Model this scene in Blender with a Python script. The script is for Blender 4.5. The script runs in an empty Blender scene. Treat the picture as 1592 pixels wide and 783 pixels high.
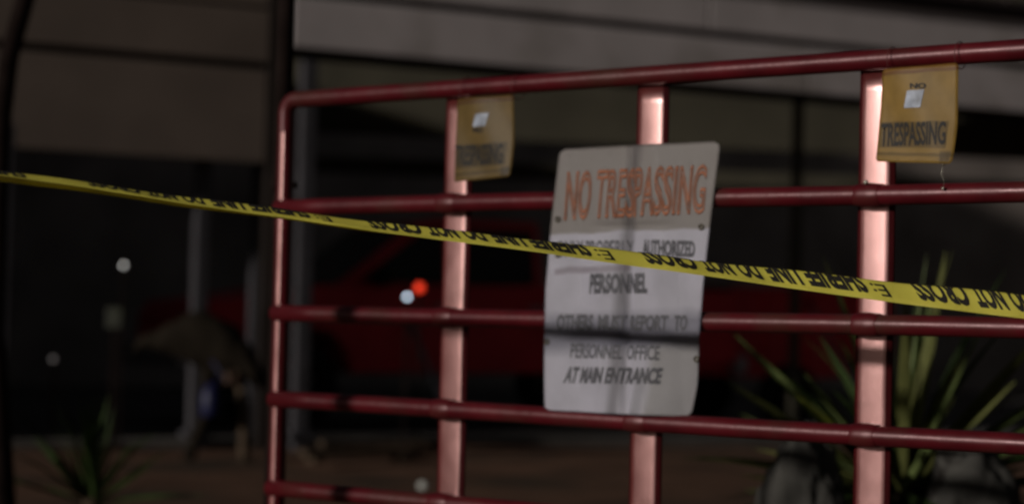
import bpy, bmesh, math, random
from mathutils import Vector, Matrix, noise
random.seed(7)
S = bpy.context.scene
COL = S.collection
V = Vector
PI = math.pi

# ------------------------------------------------------------------ camera
F = 3000.0                    # focal length in pixels of the 1592 px wide photograph
CX, CY = 796.0, 391.5
EYE = V((0, 0, 1.05))
th = math.atan(111.5 / F)     # slight upward pitch
rho = 0.024                   # slight roll
f_ = V((0, math.cos(th), math.sin(th)))
u0 = V((0, -math.sin(th), math.cos(th)))
r_ = V((math.cos(rho), 0, 0)) + math.sin(rho) * u0
p_ = V((-math.sin(rho), 0, 0)) + math.cos(rho) * u0
cam = bpy.data.cameras.new('camera')
co = bpy.data.objects.new('camera', cam)
COL.objects.link(co)
M = Matrix.Identity(4)
for i in range(3):
    M[i][0], M[i][1], M[i][2], M[i][3] = r_[i], p_[i], -f_[i], EYE[i]
co.matrix_world = M
cam.sensor_width = 36
cam.lens = 36 * F / 1592
cam.clip_end = 2000
cam.clip_start = 0.05
cam.dof.use_dof = True
cam.dof.focus_distance = 4.0
cam.dof.aperture_fstop = 1.8
S.camera = co

# ------------------------------------------------------------------ world, one sun, exposure
SUN_EL = math.radians(15)
SUN_AZ = math.radians(55)     # from behind the camera, towards the left
to_sun = V((-math.sin(SUN_AZ) * math.cos(SUN_EL), -math.cos(SUN_AZ) * math.cos(SUN_EL), math.sin(SUN_EL)))
w = bpy.data.worlds.new('World')
S.world = w
w.use_nodes = True
nt = w.node_tree
sky = nt.nodes.new('ShaderNodeTexSky')
sky.sky_type = 'NISHITA'
sky.sun_disc = False
sky.sun_elevation = SUN_EL
sky.sun_rotation = math.atan2(to_sun.x, to_sun.y)
bg = nt.nodes['Background']
hs = nt.nodes.new('ShaderNodeHueSaturation')
hs.inputs['Saturation'].default_value = 0.4
nt.links.new(sky.outputs[0], hs.inputs['Color'])
nt.links.new(hs.outputs[0], bg.inputs[0])
bg.inputs[1].default_value = 0.009
sl = bpy.data.lights.new('sun', 'SUN')
sl.energy = 2.3
sl.angle = math.radians(1.5)
sl.color = (1.0, 0.93, 0.86)
so = bpy.data.objects.new('sun', sl)
COL.objects.link(so)
so.rotation_euler = (-to_sun).to_track_quat('-Z', 'Y').to_euler()
S.view_settings.view_transform = 'Standard'
S.view_settings.look = 'None'
S.view_settings.exposure = 0
S.view_settings.gamma = 1
S.cycles.filter_width = 2.3       # the photograph's soft lens


# ------------------------------------------------------------------ measuring helpers
def ray(px, py):
    return f_ + r_ * ((px - CX) / F) - p_ * ((py - CY) / F)


def at(px, py, depth):
    d = ray(px, py)
    return EYE + d * (depth / d.y)


def on_plane(px, py, P0, n):
    d = ray(px, py)
    return EYE + d * ((P0 - EYE).dot(n) / d.dot(n))


# ------------------------------------------------------------------ materials
def mat(name, col, rough=0.6, metal=0.0, spec=0.5, var=0.0, vscale=8.0, bump=0.0, bscale=40.0,
        col2=None, c2scale=3.0, c2lo=0.5, c2hi=0.65, coat=0.0, trans=None, emit=None, estr=0.0, alpha=None, rvar=0.0):
    m = bpy.data.materials.new(name)
    m.use_nodes = True
    n = m.node_tree.nodes
    L = m.node_tree.links
    b = n['Principled BSDF']
    b.inputs['Base Color'].default_value = (*col, 1)
    b.inputs['Roughness'].default_value = rough
    b.inputs['Metallic'].default_value = metal
    b.inputs['Specular IOR Level'].default_value = spec
    b.inputs['Coat Weight'].default_value = coat
    tc = n.new('ShaderNodeTexCoord')
    src = None
    if var > 0:
        nz = n.new('ShaderNodeTexNoise')
        nz.inputs['Scale'].default_value = vscale
        nz.inputs['Detail'].default_value = 6
        L.new(tc.outputs['Object'], nz.inputs['Vector'])
        rp = n.new('ShaderNodeValToRGB')
        rp.color_ramp.elements[0].position = 0.3
        rp.color_ramp.elements[1].position = 0.7
        rp.color_ramp.elements[0].color = (*[c * (1 - var) for c in col], 1)
        rp.color_ramp.elements[1].color = (*[min(1, c * (1 + var)) for c in col], 1)
        L.new(nz.outputs[0], rp.inputs[0])
        src = rp.outputs[0]
    if col2:
        nz2 = n.new('ShaderNodeTexNoise')
        nz2.inputs['Scale'].default_value = c2scale
        nz2.inputs['Detail'].default_value = 8
        L.new(tc.outputs['Object'], nz2.inputs['Vector'])
        mr = n.new('ShaderNodeMapRange')
        mr.inputs['From Min'].default_value = c2lo
        mr.inputs['From Max'].default_value = c2hi
        L.new(nz2.outputs[0], mr.inputs['Value'])
        mx = n.new('ShaderNodeMix')
        mx.data_type = 'RGBA'
        L.new(mr.outputs[0], mx.inputs[0])
        if src:
            L.new(src, mx.inputs[6])
        else:
            mx.inputs[6].default_value = (*col, 1)
        mx.inputs[7].default_value = (*col2, 1)
        src = mx.outputs[2]
    if src:
        L.new(src, b.inputs['Base Color'])
    if rvar > 0:
        nr = n.new('ShaderNodeTexNoise')
        nr.inputs['Scale'].default_value = 14
        nr.inputs['Detail'].default_value = 5
        L.new(tc.outputs['Object'], nr.inputs['Vector'])
        mr = n.new('ShaderNodeMapRange')
        mr.inputs['To Min'].default_value = max(0.05, rough - rvar)
        mr.inputs['To Max'].default_value = min(1, rough + rvar)
        mr.inputs['From Min'].default_value = 0.3
        mr.inputs['From Max'].default_value = 0.7
        L.new(nr.outputs[0], mr.inputs['Value'])
        L.new(mr.outputs[0], b.inputs['Roughness'])
    if bump > 0:
        nb = n.new('ShaderNodeTexNoise')
        nb.inputs['Scale'].default_value = bscale
        nb.inputs['Detail'].default_value = 5
        L.new(tc.outputs['Object'], nb.inputs['Vector'])
        bp = n.new('ShaderNodeBump')
        bp.inputs['Strength'].default_value = bump
        bp.inputs['Distance'].default_value = 0.01
        L.new(nb.outputs[0], bp.inputs['Height'])
        L.new(bp.outputs[0], b.inputs['Normal'])
    if emit:
        b.inputs['Emission Color'].default_value = (*emit, 1)
        b.inputs['Emission Strength'].default_value = estr
    if trans:
        b.inputs['Transmission Weight'].default_value = trans
    return m


M_RED = mat('red_gate_paint', (0.072, 0.005, 0.008), rough=0.36, spec=0.45, var=0.25, vscale=9,
            col2=(0.055, 0.016, 0.012), c2scale=5, c2lo=0.52, c2hi=0.72, bump=0.08, bscale=30, rvar=0.05)
M_RED.node_tree.nodes['Principled BSDF'].inputs['Specular Tint'].default_value = (1.0, 0.7, 0.72, 1)
M_STRAP = mat('chalky_red_strap_paint', (0.21, 0.034, 0.034), rough=0.315, spec=1.0, var=0.16, vscale=4, rvar=0.04,
              col2=(0.10, 0.012, 0.012), c2scale=11, c2lo=0.62, c2hi=0.72)
M_STRAP.node_tree.nodes['Principled BSDF'].inputs['IOR'].default_value = 3.4
M_STRAP.node_tree.nodes['Principled BSDF'].inputs['Specular Tint'].default_value = (1.0, 0.60, 0.57, 1)
M_SADDLE = mat('rusty_red_weld', (0.058, 0.007, 0.008), rough=0.55, var=0.4, vscale=40, bump=0.4, bscale=120)
M_RED_EDGE = mat('deep_red_edge_paint', (0.09, 0.004, 0.007), rough=0.6, spec=0.3, var=0.25, vscale=14)
M_BLACKSTEEL = mat('dark_post_steel', (0.012, 0.008, 0.007), rough=0.95, spec=0.02, var=0.4, vscale=6)
M_INK = mat('black_ink', (0.02, 0.018, 0.016), rough=0.6, spec=0.2)
M_GREYINK = mat('faded_grey_ink', (0.065, 0.065, 0.075), rough=0.7, var=0.3, vscale=30)
M_REDINK = mat('faded_red_ink', (0.34, 0.125, 0.06), rough=0.7, var=0.3, vscale=25)
M_SIGNBACK = mat('sign_grommet_brass', (0.08, 0.07, 0.05), rough=0.4, metal=0.8)
M_GREYFASCIA = mat('painted_grey_fascia', (0.50, 0.45, 0.445), rough=0.6, spec=0.3, var=0.10, vscale=1.5, col2=(0.36, 0.32, 0.30), c2scale=1.1)
M_BROWNPANEL = mat('dull_brown_panel', (0.15, 0.117, 0.096), rough=0.75, spec=0.2, var=0.15, vscale=1.3)
M_DARKTRIM = mat('dark_trim', (0.016, 0.012, 0.010), rough=0.8, spec=0.1)
M_OLIVE = mat('dusty_olive_board', (0.062, 0.056, 0.040), rough=0.85, spec=0.1, var=0.2, vscale=1.2)
M_POSTGREY = mat('grey_post_paint', (0.05, 0.047, 0.052), rough=0.6, spec=0.3, var=0.2, vscale=4)
M_DARKWALL = mat('dark_wall', (0.34, 0.29, 0.26), rough=0.95, spec=0.05, var=0.3, vscale=1)
M_ROOF = mat('dark_roof_metal', (0.04, 0.03, 0.03), rough=0.8, spec=0.2)
M_TRUCK = mat('dark_red_truck_paint', (0.60, 0.02, 0.035), rough=0.45, spec=0.4, var=0.15, vscale=2)
M_GLASSDARK = mat('dark_window_glass', (0.008, 0.009, 0.010), rough=0.25, spec=0.3)
M_RUBBER = mat('tyre_rubber', (0.012, 0.012, 0.012), rough=0.9, spec=0.1)
M_CHROME = mat('dull_chrome', (0.35, 0.34, 0.36), rough=0.4, metal=0.6)
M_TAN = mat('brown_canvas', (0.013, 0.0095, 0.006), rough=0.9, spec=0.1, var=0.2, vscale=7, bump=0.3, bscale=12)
M_WOOD = mat('weathered_wood', (0.06, 0.042, 0.028), rough=0.85, spec=0.1, var=0.3, vscale=10)
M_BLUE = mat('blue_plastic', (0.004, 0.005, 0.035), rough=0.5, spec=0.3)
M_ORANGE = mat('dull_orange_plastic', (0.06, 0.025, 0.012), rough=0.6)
M_LEAF = [mat('yucca_leaf_green', (0.14, 0.18, 0.06), rough=0.5, spec=0.2, var=0.3, vscale=6),
          mat('yucca_leaf_olive', (0.17, 0.18, 0.058), rough=0.5, spec=0.2, var=0.3, vscale=6),
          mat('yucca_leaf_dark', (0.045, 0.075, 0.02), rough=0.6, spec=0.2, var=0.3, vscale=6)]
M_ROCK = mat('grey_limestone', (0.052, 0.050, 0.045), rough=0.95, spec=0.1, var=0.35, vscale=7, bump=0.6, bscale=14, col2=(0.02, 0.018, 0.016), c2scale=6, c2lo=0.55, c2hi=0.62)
M_WHITE = mat('pale_stone', (0.42, 0.43, 0.40), rough=0.7, var=0.15)
M_LAMPW = mat('lit_white_bulb', (0.8, 0.8, 0.8), emit=(1.0, 0.97, 0.92), estr=1.5)
M_LAMPB = mat('lit_cool_bulb', (0.8, 0.8, 0.8), emit=(0.72, 0.83, 1.0), estr=7.0)
M_LAMPR = mat('lit_red_lens', (0.5, 0.02, 0.01), emit=(1.0, 0.05, 0.015), estr=1.3)
M_GROUND = mat('dry_brown_dirt', (0.095, 0.052, 0.033), rough=0.95, spec=0.1, var=0.35, vscale=1.7,
               col2=(0.045, 0.032, 0.022), c2scale=0.7, bump=0.8, bscale=25)
M_CONCRETE = mat('dark_floor', (0.07, 0.062, 0.055), rough=0.9, var=0.3, vscale=2)
M_WIRE = mat('bright_wire', (0.45, 0.43, 0.36), rough=0.35, metal=0.8)
M_TIE = mat('red_painted_wire', (0.10, 0.02, 0.02), rough=0.6)


# sign sheets: colour from the sheet's own uv (crease shade and tape shadow painted in, darker upper field)
def uv_mat(name, base, marks, rough=0.55, spec=0.4, transl=0.0, dirt=0.12, dscale=9):
    """marks: (axis 'u'/'v'/'box', centre, half width, softness, colour, strength)"""
    m = bpy.data.materials.new(name)
    m.use_nodes = True
    n = m.node_tree.nodes
    L = m.node_tree.links
    b = n['Principled BSDF']
    b.inputs['Roughness'].default_value = rough
    b.inputs['Specular IOR Level'].default_value = spec
    uv = n.new('ShaderNodeUVMap')
    sp = n.new('ShaderNodeSeparateXYZ')
    L.new(uv.outputs[0], sp.inputs[0])
    nz = n.new('ShaderNodeTexNoise')
    nz.inputs['Scale'].default_value = dscale
    nz.inputs['Detail'].default_value = 6
    L.new(uv.outputs[0], nz.inputs['Vector'])
    rp = n.new('ShaderNodeValToRGB')
    rp.color_ramp.elements[0].position = 0.3
    rp.color_ramp.elements[1].position = 0.7
    rp.color_ramp.elements[0].color = (*[c * (1 - dirt) for c in base], 1)
    rp.color_ramp.elements[1].color = (*[c * (1 + dirt) for c in base], 1)
    L.new(nz.outputs[0], rp.inputs[0])
    cur = rp.outputs[0]
    for (ax, c, hw, soft, colr, st) in marks:
        fac = None
        for (k, cc, h2) in ((('X', c, hw),) if ax == 'u' else (('Y', c, hw),) if ax == 'v' else (('X', c[0], hw[0]), ('Y', c[1], hw[1]))):
            ad = n.new('ShaderNodeMath')
            ad.operation = 'MULTIPLY_ADD'
            wob = n.new('ShaderNodeMath')
            wob.operation = 'ADD'
            L.new(sp.outputs[k], wob.inputs[0])
            nzs = n.new('ShaderNodeMath')
            nzs.operation = 'MULTIPLY_ADD'
            L.new(nz.outputs[0], nzs.inputs[0])
            nzs.inputs[1].default_value = 0.03
            nzs.inputs[2].default_value = -0.015
            L.new(nzs.outputs[0], wob.inputs[1])
            sb = n.new('ShaderNodeMath')
            sb.operation = 'SUBTRACT'
            L.new(wob.outputs[0], sb.inputs[0])
            sb.inputs[1].default_value = cc
            ab = n.new('ShaderNodeMath')
            ab.operation = 'ABSOLUTE'
            L.new(sb.outputs[0], ab.inputs[0])
            mr = n.new('ShaderNodeMapRange')
            mr.inputs['From Min'].default_value = h2
            mr.inputs['From Max'].default_value = h2 + soft
            mr.inputs['To Min'].default_value = 1
            mr.inputs['To Max'].default_value = 0
            L.new(ab.outputs[0], mr.inputs['Value'])
            if fac is None:
                fac = mr.outputs[0]
            else:
                mm = n.new('ShaderNodeMath')
                mm.operation = 'MULTIPLY'
                L.new(fac, mm.inputs[0])
                L.new(mr.outputs[0], mm.inputs[1])
                fac = mm.outputs[0]
        ms = n.new('ShaderNodeMath')
        ms.operation = 'MULTIPLY'
        L.new(fac, ms.inputs[0])
        ms.inputs[1].default_value = st
        mx = n.new('ShaderNodeMix')
        mx.data_type = 'RGBA'
        L.new(ms.outputs[0], mx.inputs[0])
        L.new(cur, mx.inputs[6])
        mx.inputs[7].default_value = (*colr, 1)
        cur = mx.outputs[2]
    L.new(cur, b.inputs['Base Color'])
    return m


# ------------------------------------------------------------------ object helpers
def thing(name, label, cat, loc=(0, 0, 0), rotz=0.0, group=None):
    o = bpy.data.objects.new(name, None)
    COL.objects.link(o)
    o.location = loc
    o.rotation_euler = (0, 0, rotz)
    o.empty_display_size = 0.1
    o['label'] = label
    o['category'] = cat
    if group:
        o['group'] = group
    return o


def tag(o, label, cat, group=None):
    o['label'] = label
    o['category'] = cat
    if group:
        o['group'] = group
    return o


def link(name, me, m, parent=None, smooth=False):
    if m is not None and not me.materials:
        me.materials.append(m)
    if smooth:
        for p in me.polygons:
            p.use_smooth = True
    o = bpy.data.objects.new(name, me)
    COL.objects.link(o)
    if parent:
        o.parent = parent
    return o


def from_bm(name, bm, m, parent=None, smooth=False, loc=None):
    bmesh.ops.recalc_face_normals(bm, faces=bm.faces)
    me = bpy.data.meshes.new(name)
    bm.to_mesh(me)
    bm.free()
    o = link(name, me, m, parent, smooth)
    if loc is not None:
        o.location = loc
    return o


def add_box(bm, c, d, R=None, bev=0.0):
    r = bmesh.ops.create_cube(bm, size=1.0)
    vs = r['verts']
    for v in vs:
        q = V((v.co.x * d[0], v.co.y * d[1], v.co.z * d[2]))
        if R is not None:
            q = R @ q
        v.co = q + V(c)
    if bev > 0:
        es = list({e for v in vs for e in v.link_edges})
        bmesh.ops.bevel(bm, geom=es, offset=bev, segments=2, affect='EDGES', profile=0.6)


def add_tube(bm, pts, rad, n=16, caps=True, closed=False):
    """rad: number or list, one per point"""
    pts = [V(p) for p in pts]
    N = len(pts)
    rads = rad if isinstance(rad, (list, tuple)) else [rad] * N
    rings = []
    prev = None
    for i, p in enumerate(pts):
        if closed:
            t = (pts[(i + 1) % N] - pts[i - 1]).normalized()
        else:
            t = (pts[min(i + 1, N - 1)] - pts[max(i - 1, 0)]).normalized()
        if prev is None:
            a = t.orthogonal().normalized()
        else:
            a = (prev - t * prev.dot(t)).normalized()
        prev = a
        b = t.cross(a)
        rings.append([bm.verts.new(p + (a * math.cos(2 * PI * k / n) + b * math.sin(2 * PI * k / n)) * rads[i]) for k in range(n)])
    for i in range(N if closed else N - 1):
        A, B = rings[i], rings[(i + 1) % N]
        for k in range(n):
            bm.faces.new((A[k], A[(k + 1) % n], B[(k + 1) % n], B[k]))
    if caps and not closed:
        bm.faces.new(rings[0][::-1])
        bm.faces.new(rings[-1])


# ------------------------------------------------------------------ the gate and its plane
A = V((-0.678, 5.717, 0))
U = V((0.8006, -0.5992, 0)).normalized()
NG = V((-U.y, U.x, 0)) * -1.0          # towards the camera
if NG.dot(-A) < 0:
    NG = -NG
ANG = math.atan2(U.y, U.x)


def G(s, z, o=0.0):
    return A + U * s + NG * o + V((0, 0, z))


def gpx(px, py, o=0.0):
    """photo pixel -> (s, z) on the vertical plane parallel to the gate, o metres in front of it"""
    P = on_plane(px, py, A + NG * o, NG)
    return (P - A).dot(U), P.z


RAILS = [1.697, 1.376, 1.066, 0.810, 0.554, 0.350, 0.165]
GL = 3.66
gate = thing('livestock_gate', 'red tube livestock gate with pale pink flat straps, in front of the dark shelter', 'gate', (A.x, A.y, 0), ANG)
# gate-local: x = s, y = -o (towards camera is -y), z up
def GLoc(s, z, o=0.0):
    return V((s, -o, z))


TR = 0.0250
bm = bmesh.new()
loop = []
cr = 0.038
def corner(cx, cz, a0, a1):
    return [(cx + cr * math.cos(a0 + (a1 - a0) * k / 7), cz + cr * math.sin(a0 + (a1 - a0) * k / 7)) for k in range(8)]
x0, x1, z0, z1 = 0.0, GL, RAILS[-1], RAILS[0]
poly = []
poly += corner(x0 + cr, z1 - cr, PI, PI / 2)
poly += [(s, z1) for s in (0.6, 1.3, 1.9, 2.6, 3.2)]
poly += corner(x1 - cr, z1 - cr, PI / 2, 0)
poly += [(x1, z) for z in (1.2, 0.8, 0.4)]
poly += corner(x1 - cr, z0 + cr, 0, -PI / 2)
poly += [(s, z0) for s in (3.0, 2.0, 1.0)]
poly += corner(x0 + cr, z0 + cr, -PI / 2, -PI)
poly += [(x0, z) for z in (0.4, 0.8, 1.2)]
add_tube(bm, [GLoc(s, z, 0) for s, z in poly], TR, 20, closed=True)
from_bm('frame', bm, M_RED, gate, True)
rails = []
for z in RAILS[1:-1]:
    bm = bmesh.new()
    pts = []
    for k in range(25):
        s = -0.012 + (GL + 0.024) * k / 24
        pts.append(GLoc(s, z + 0.0025 * math.sin(s * 2.2 + z * 9), 0.016))
    add_tube(bm, pts, TR * 0.98, 18)
    rails.append(from_bm('rail', bm, M_RED, gate, True))
SP = 0.637
strap_s = [SP, 2 * SP, 3 * SP, 4 * SP, 5 * SP]
for s in strap_s:
    # shallow hat-shaped flat strap: wide pale face, two flanges turned back
    bm = bmesh.new()
    prof = [(-0.0485, -0.025), (-0.047, -0.021), (-0.0365, -0.0135), (-0.024, -0.0126), (-0.011, -0.0121), (0.0, -0.0119), (0.011, -0.0121), (0.024, -0.0126), (0.0365, -0.0135), (0.047, -0.021), (0.0485, -0.025)]
    zs = [z0 + 0.02 + (z1 - 0.022 - z0 - 0.02) * k / 30 for k in range(31)]
    rows = []
    for z in zs:
        rows.append([bm.verts.new(GLoc(s + a, z, o + (0.0008 * math.sin(z * 11 + s * 5) if 2 <= i <= 8 else 0))) for i, (a, o) in enumerate(prof)])
    for i in range(30):
        for k in range(10):
            fc = bm.faces.new((rows[i][k], rows[i][k + 1], rows[i + 1][k + 1], rows[i + 1][k]))
            fc.material_index = 0 if 2 <= k <= 7 else 1
            fc.smooth = 2 <= k <= 7
    bmesh.ops.solidify(bm, geom=bm.faces[:], thickness=0.003)
    me = bpy.data.meshes.new('strap')
    bmesh.ops.recalc_face_normals(bm, faces=bm.faces)
    bm.to_mesh(me)
    bm.free()
    me.materials.append(M_STRAP)
    me.materials.append(M_RED_EDGE)
    link('strap', me, None, gate)
# flat strip on the face of the end upright
bm = bmesh.new()
add_box(bm, GLoc(0.0055, (RAILS[-1] + 1.60) / 2, TR - 0.005), (0.013, 0.010, 1.60 - RAILS[-1]), None, 0.002)
from_bm('strip', bm, M_STRAP, gate)
# welded saddles where rails cross straps and the end upright
sad = None
def saddle_mesh(half, r0, r1):
    bm = bmesh.new()
    pts, rr = [], []
    for k in range(9):
        t = -1 + 2 * k / 8
        pts.append(V((t * half, 0, 0)))
        rr.append(r0 + (r1 - r0) * (max(0, 1 - abs(t) ** 2.2)))
    add_tube(bm, pts, rr, 18)
    for v in bm.verts:
        v.co += noise.noise_vector(v.co * 60) * 0.0015
    me = bpy.data.meshes.new('weld_saddle')
    bm.to_mesh(me)
    bm.free()
    me.materials.append(M_RED)
    for p in me.polygons:
        p.use_smooth = True
    return me
SM = saddle_mesh(0.036, 0.0255, 0.0290)
SM2 = saddle_mesh(0.012, 0.0250, 0.0258)
for r, z in zip(rails, RAILS[1:-1]):
    for s in [0.0] + strap_s:
        o = link('weld_saddle', SM if s > 0 else SM2, None, r)
        o.location = GLoc(s, z + 0.0025 * math.sin(s * 2.2 + z * 9), 0.014)
# bolt on the third strap
bm = bmesh.new()
bmesh.ops.create_icosphere(bm, subdivisions=2, radius=0.006)
for v in bm.verts: v.co += GLoc(3 * SP + 0.0, 1.376 + 0.027, 0.035)
from_bm('bolt', bm, M_WIRE, gate, True)

# dark post the gate hangs on
pp = gpx(423, 400, -0.03)
bm = bmesh.new()
add_tube(bm, [V((0, 0, -0.3)), V((0, 0, 1.2)), V((0, 0, 3.2))], 0.026, 16)
gp = thing('gate_post', 'tall dark steel post at the hinge end of the red gate', 'post', tuple(G(pp[0], 0, -0.06)))
from_bm('pole', bm, M_BLACKSTEEL, gp, True)
for z in (1.45, 0.45):
    bm = bmesh.new()
    add_tube(bm, [V((0, 0, z)), V((0.02, -0.01, z)), V((0.05, -0.02, z))], 0.010, 8)
    add_tube(bm, [V((0, 0, z - 0.02)), V((0, 0, z + 0.02))], 0.031, 14)
    from_bm('hinge', bm, M_BLACKSTEEL, gp, True)


# ------------------------------------------------------------------ lettering
OFF = {}      # sign root name -> its place in gate coordinates


def text_mesh(body, bold=0.0, outline=False):
    cu = bpy.data.curves.new('txt', 'FONT')
    cu.body = body
    cu.size = 1.0
    cu.offset = bold
    cu.resolution_u = 3
    if outline:
        cu.fill_mode = 'NONE'
        cu.bevel_depth = 0.030
        cu.bevel_resolution = 0
    ob = bpy.data.objects.new('txt', cu)
    COL.objects.link(ob)
    dg = bpy.context.evaluated_depsgraph_get()
    ev = ob.evaluated_get(dg)
    me = bpy.data.meshes.new_from_object(ev)
    bpy.data.objects.remove(ob)
    bm = bmesh.new()
    bm.from_mesh(me)
    bpy.data.meshes.remove(me)
    return bm


def norm_text(body, bold=0.0, outline=False, cuts=14, vcuts=3):
    """text mesh in the unit square, sliced so that it can follow a curved sheet"""
    bm = text_mesh(body, bold, outline)
    xs = [v.co.x for v in bm.verts]
    ys = [v.co.y for v in bm.verts]
    a, b, c, d = min(xs), max(xs), min(ys), max(ys)
    for v in bm.verts:
        v.co.x = (v.co.x - a) / (b - a)
        v.co.y = (v.co.y - c) / (d - c)
        if not outline:
            v.co.z = 0
        else:
            v.co.z = (v.co.z) * 0.3
    for k in range(1, cuts):
        bmesh.ops.bisect_plane(bm, geom=bm.verts[:] + bm.edges[:] + bm.faces[:], plane_co=(k / cuts, 0, 0), plane_no=(1, 0, 0))
    for k in range(1, vcuts):
        bmesh.ops.bisect_plane(bm, geom=bm.verts[:] + bm.edges[:] + bm.faces[:], plane_co=(0, k / vcuts, 0), plane_no=(0, 1, 0))
    return bm


def bil(q, u, v):
    """q = TL, TR, BR, BL ; u to the right, v upwards"""
    top = (q[0][0] * (1 - u) + q[1][0] * u, q[0][1] * (1 - u) + q[1][1] * u)
    bot = (q[3][0] * (1 - u) + q[2][0] * u, q[3][1] * (1 - u) + q[2][1] * u)
    return (bot[0] * (1 - v) + top[0] * v, bot[1] * (1 - v) + top[1] * v)


def print_on(name, body, qpx, dfun, m, parent, o, bold=0.02, outline=False, slant=0.0, cuts=14):
    """print words inside the quad (given in photo pixels TL,TR,BR,BL) on a sheet at dfun(s, z)"""
    q = [gpx(x, y, o) for x, y in qpx]
    bm = norm_text(body, bold, outline, cuts)
    for v in bm.verts:
        u, w_, e = v.co.x + slant * (v.co.y - 0.5), v.co.y, v.co.z
        s, z = bil(q, u, w_)
        v.co = GLoc(s, z, dfun(s, z) + 0.0012 + e * 0.004) - OFF[parent.name]
    me = bpy.data.meshes.new(name)
    bm.to_mesh(me)
    bm.free()
    return link(name, me, m, parent)


def sheet(name, edges, dfun, m, parent, o, nu=40, nv=60, thick=0.002, crn=0.0):
    """edges: list of (v, left px, right px) rows from top to bottom; each px a (x,y) pair"""
    rows = [(v, gpx(*l, o), gpx(*r, o)) for v, l, r in edges]
    bm = bmesh.new()
    uvl = bm.loops.layers.uv.new('UVMap')
    grid = []
    for j in range(nv + 1):
        t = j / nv
        for k in range(len(rows) - 1):
            if rows[k][0] <= t <= rows[k + 1][0] + 1e-9:
                break
        a = (t - rows[k][0]) / (rows[k + 1][0] - rows[k][0])
        Lp = [rows[k][1][i] * (1 - a) + rows[k + 1][1][i] * a for i in (0, 1)]
        Rp = [rows[k][2][i] * (1 - a) + rows[k + 1][2][i] * a for i in (0, 1)]
        # rounded corners
        ins = 0.0
        if crn > 0:
            H = abs(rows[0][1][1] - rows[-1][1][1])
            dd = min(t, 1 - t) * H
            if dd < crn:
                ins = crn - math.sqrt(max(0, crn * crn - (crn - dd) ** 2))
        W = Rp[0] - Lp[0]
        row = []
        for i in range(nu + 1):
            u = ins / W + (1 - 2 * ins / W) * i / nu
            s = Lp[0] * (1 - u) + Rp[0] * u
            z = Lp[1] * (1 - u) + Rp[1] * u
            row.append((bm.verts.new(GLoc(s, z, dfun(s, z)) - OFF[parent.name]), (u, 1 - t)))
        grid.append(row)
    for j in range(nv):
        for i in range(nu):
            vs = (grid[j][i], grid[j + 1][i], grid[j + 1][i + 1], grid[j][i + 1])
            fc = bm.faces.new([q[0] for q in vs])
            for lp, q in zip(fc.loops, vs):
                lp[uvl].uv = q[1]
    me = bpy.data.meshes.new(name)
    bmesh.ops.solidify(bm, geom=bm.faces[:], thickness=thick)
    bm.to_mesh(me)
    bm.free()
    return link(name, me, m, parent, True)


def sign_root(name, label, cat, s, z, o, group=None):
    r = thing(name, label, cat, tuple(G(s, z, o)), ANG, group)
    OFF[r.name] = GLoc(s, z, o)
    return r


# big white sign, tied to the middle strap
WO = 0.045
s_c = gpx(980, 430, WO)[0]
z_mid = gpx(970, 525, WO)[1]
z_fold = gpx(970, 352, WO)[1]
def dwhite(s, z):
    d = WO + 0.010
    x = (s - s_c)
    d -= 0.007 * math.exp(-(x / 0.010) ** 2)                 # vertical crease
    d += 0.010 * abs(x) * 1.0
    d -= 0.011 * math.exp(-((z - z_mid - 0.02 * x) / 0.016) ** 2)   # dent along the tape's shadow band
    d -= 0.005 * math.exp(-((z - z_fold) / 0.008) ** 2)
    d += 0.004 * math.sin(s * 23 + z * 6) + 0.002 * math.sin(z * 31 - s * 8)
    # lower right corner curls away
    k = max(0, (x - 0.05)) * max(0, (z_mid - z))
    d -= 1.2 * k
    e = min(1.0, max(0.0, (abs(x) - 0.08) / 0.07))
    return d * (1 - e) + (WO + 0.001 - 1.2 * k) * e


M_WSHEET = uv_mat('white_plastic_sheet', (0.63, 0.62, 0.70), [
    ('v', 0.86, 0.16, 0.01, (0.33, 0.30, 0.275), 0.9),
    ('u', 0.505, 0.014, 0.05, (0.10, 0.09, 0.10), 0.55),  # shade of the vertical crease, painted into the colour
    ('box', (0.30, 0.565), (0.24, 0.006), 0.01, (0.22, 0.16, 0.2), 0.5),
    ('v', 0.33, 0.04, 0.05, (0.16, 0.16, 0.22), 0.7),  # tape's shadow band, painted in as a bluish dark strip
    ('box', (0.66, 0.07), (0.02, 0.10), 0.03, (0.25, 0.25, 0.27), 0.5),
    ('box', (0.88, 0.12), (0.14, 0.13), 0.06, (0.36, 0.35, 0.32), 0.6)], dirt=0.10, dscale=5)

wr = sign_root('no_trespassing_sign', 'large creased white plastic sign with faded red lettering, hung over the middle strap', 'sign', s_c, 1.0, WO)
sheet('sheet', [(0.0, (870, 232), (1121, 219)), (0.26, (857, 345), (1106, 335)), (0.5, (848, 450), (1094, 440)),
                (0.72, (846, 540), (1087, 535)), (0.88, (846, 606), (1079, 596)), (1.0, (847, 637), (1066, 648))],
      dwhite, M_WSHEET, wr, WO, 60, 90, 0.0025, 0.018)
def words(name, body, x0, y0, x1, y1, m, sl=0.0, dy=0.0, parent=None, dfun=None, o=WO, bold=0.02, outline=False):
    # dy: how far the line drops from its left to its right end
    q = [(x0 + sl, y0), (x1 + sl, y0 + dy), (x1 - sl, y1 + dy), (x0 - sl, y1)]
    return print_on(name, body, q, dfun or dwhite, m, parent or wr, o, bold, outline)
words('red_lettering', 'NO TRESPASSING', 880, 266, 1098, 344, M_REDINK, 3, -11, bold=0.0, outline=True)
words('grey_lettering', 'ONLY PROPERLY', 866, 374, 986, 400, M_GREYINK, 0, -1)
words('grey_lettering', 'AUTHORIZED', 1002, 372, 1081, 398, M_GREYINK, 0, 2, bold=0.045)
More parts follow.
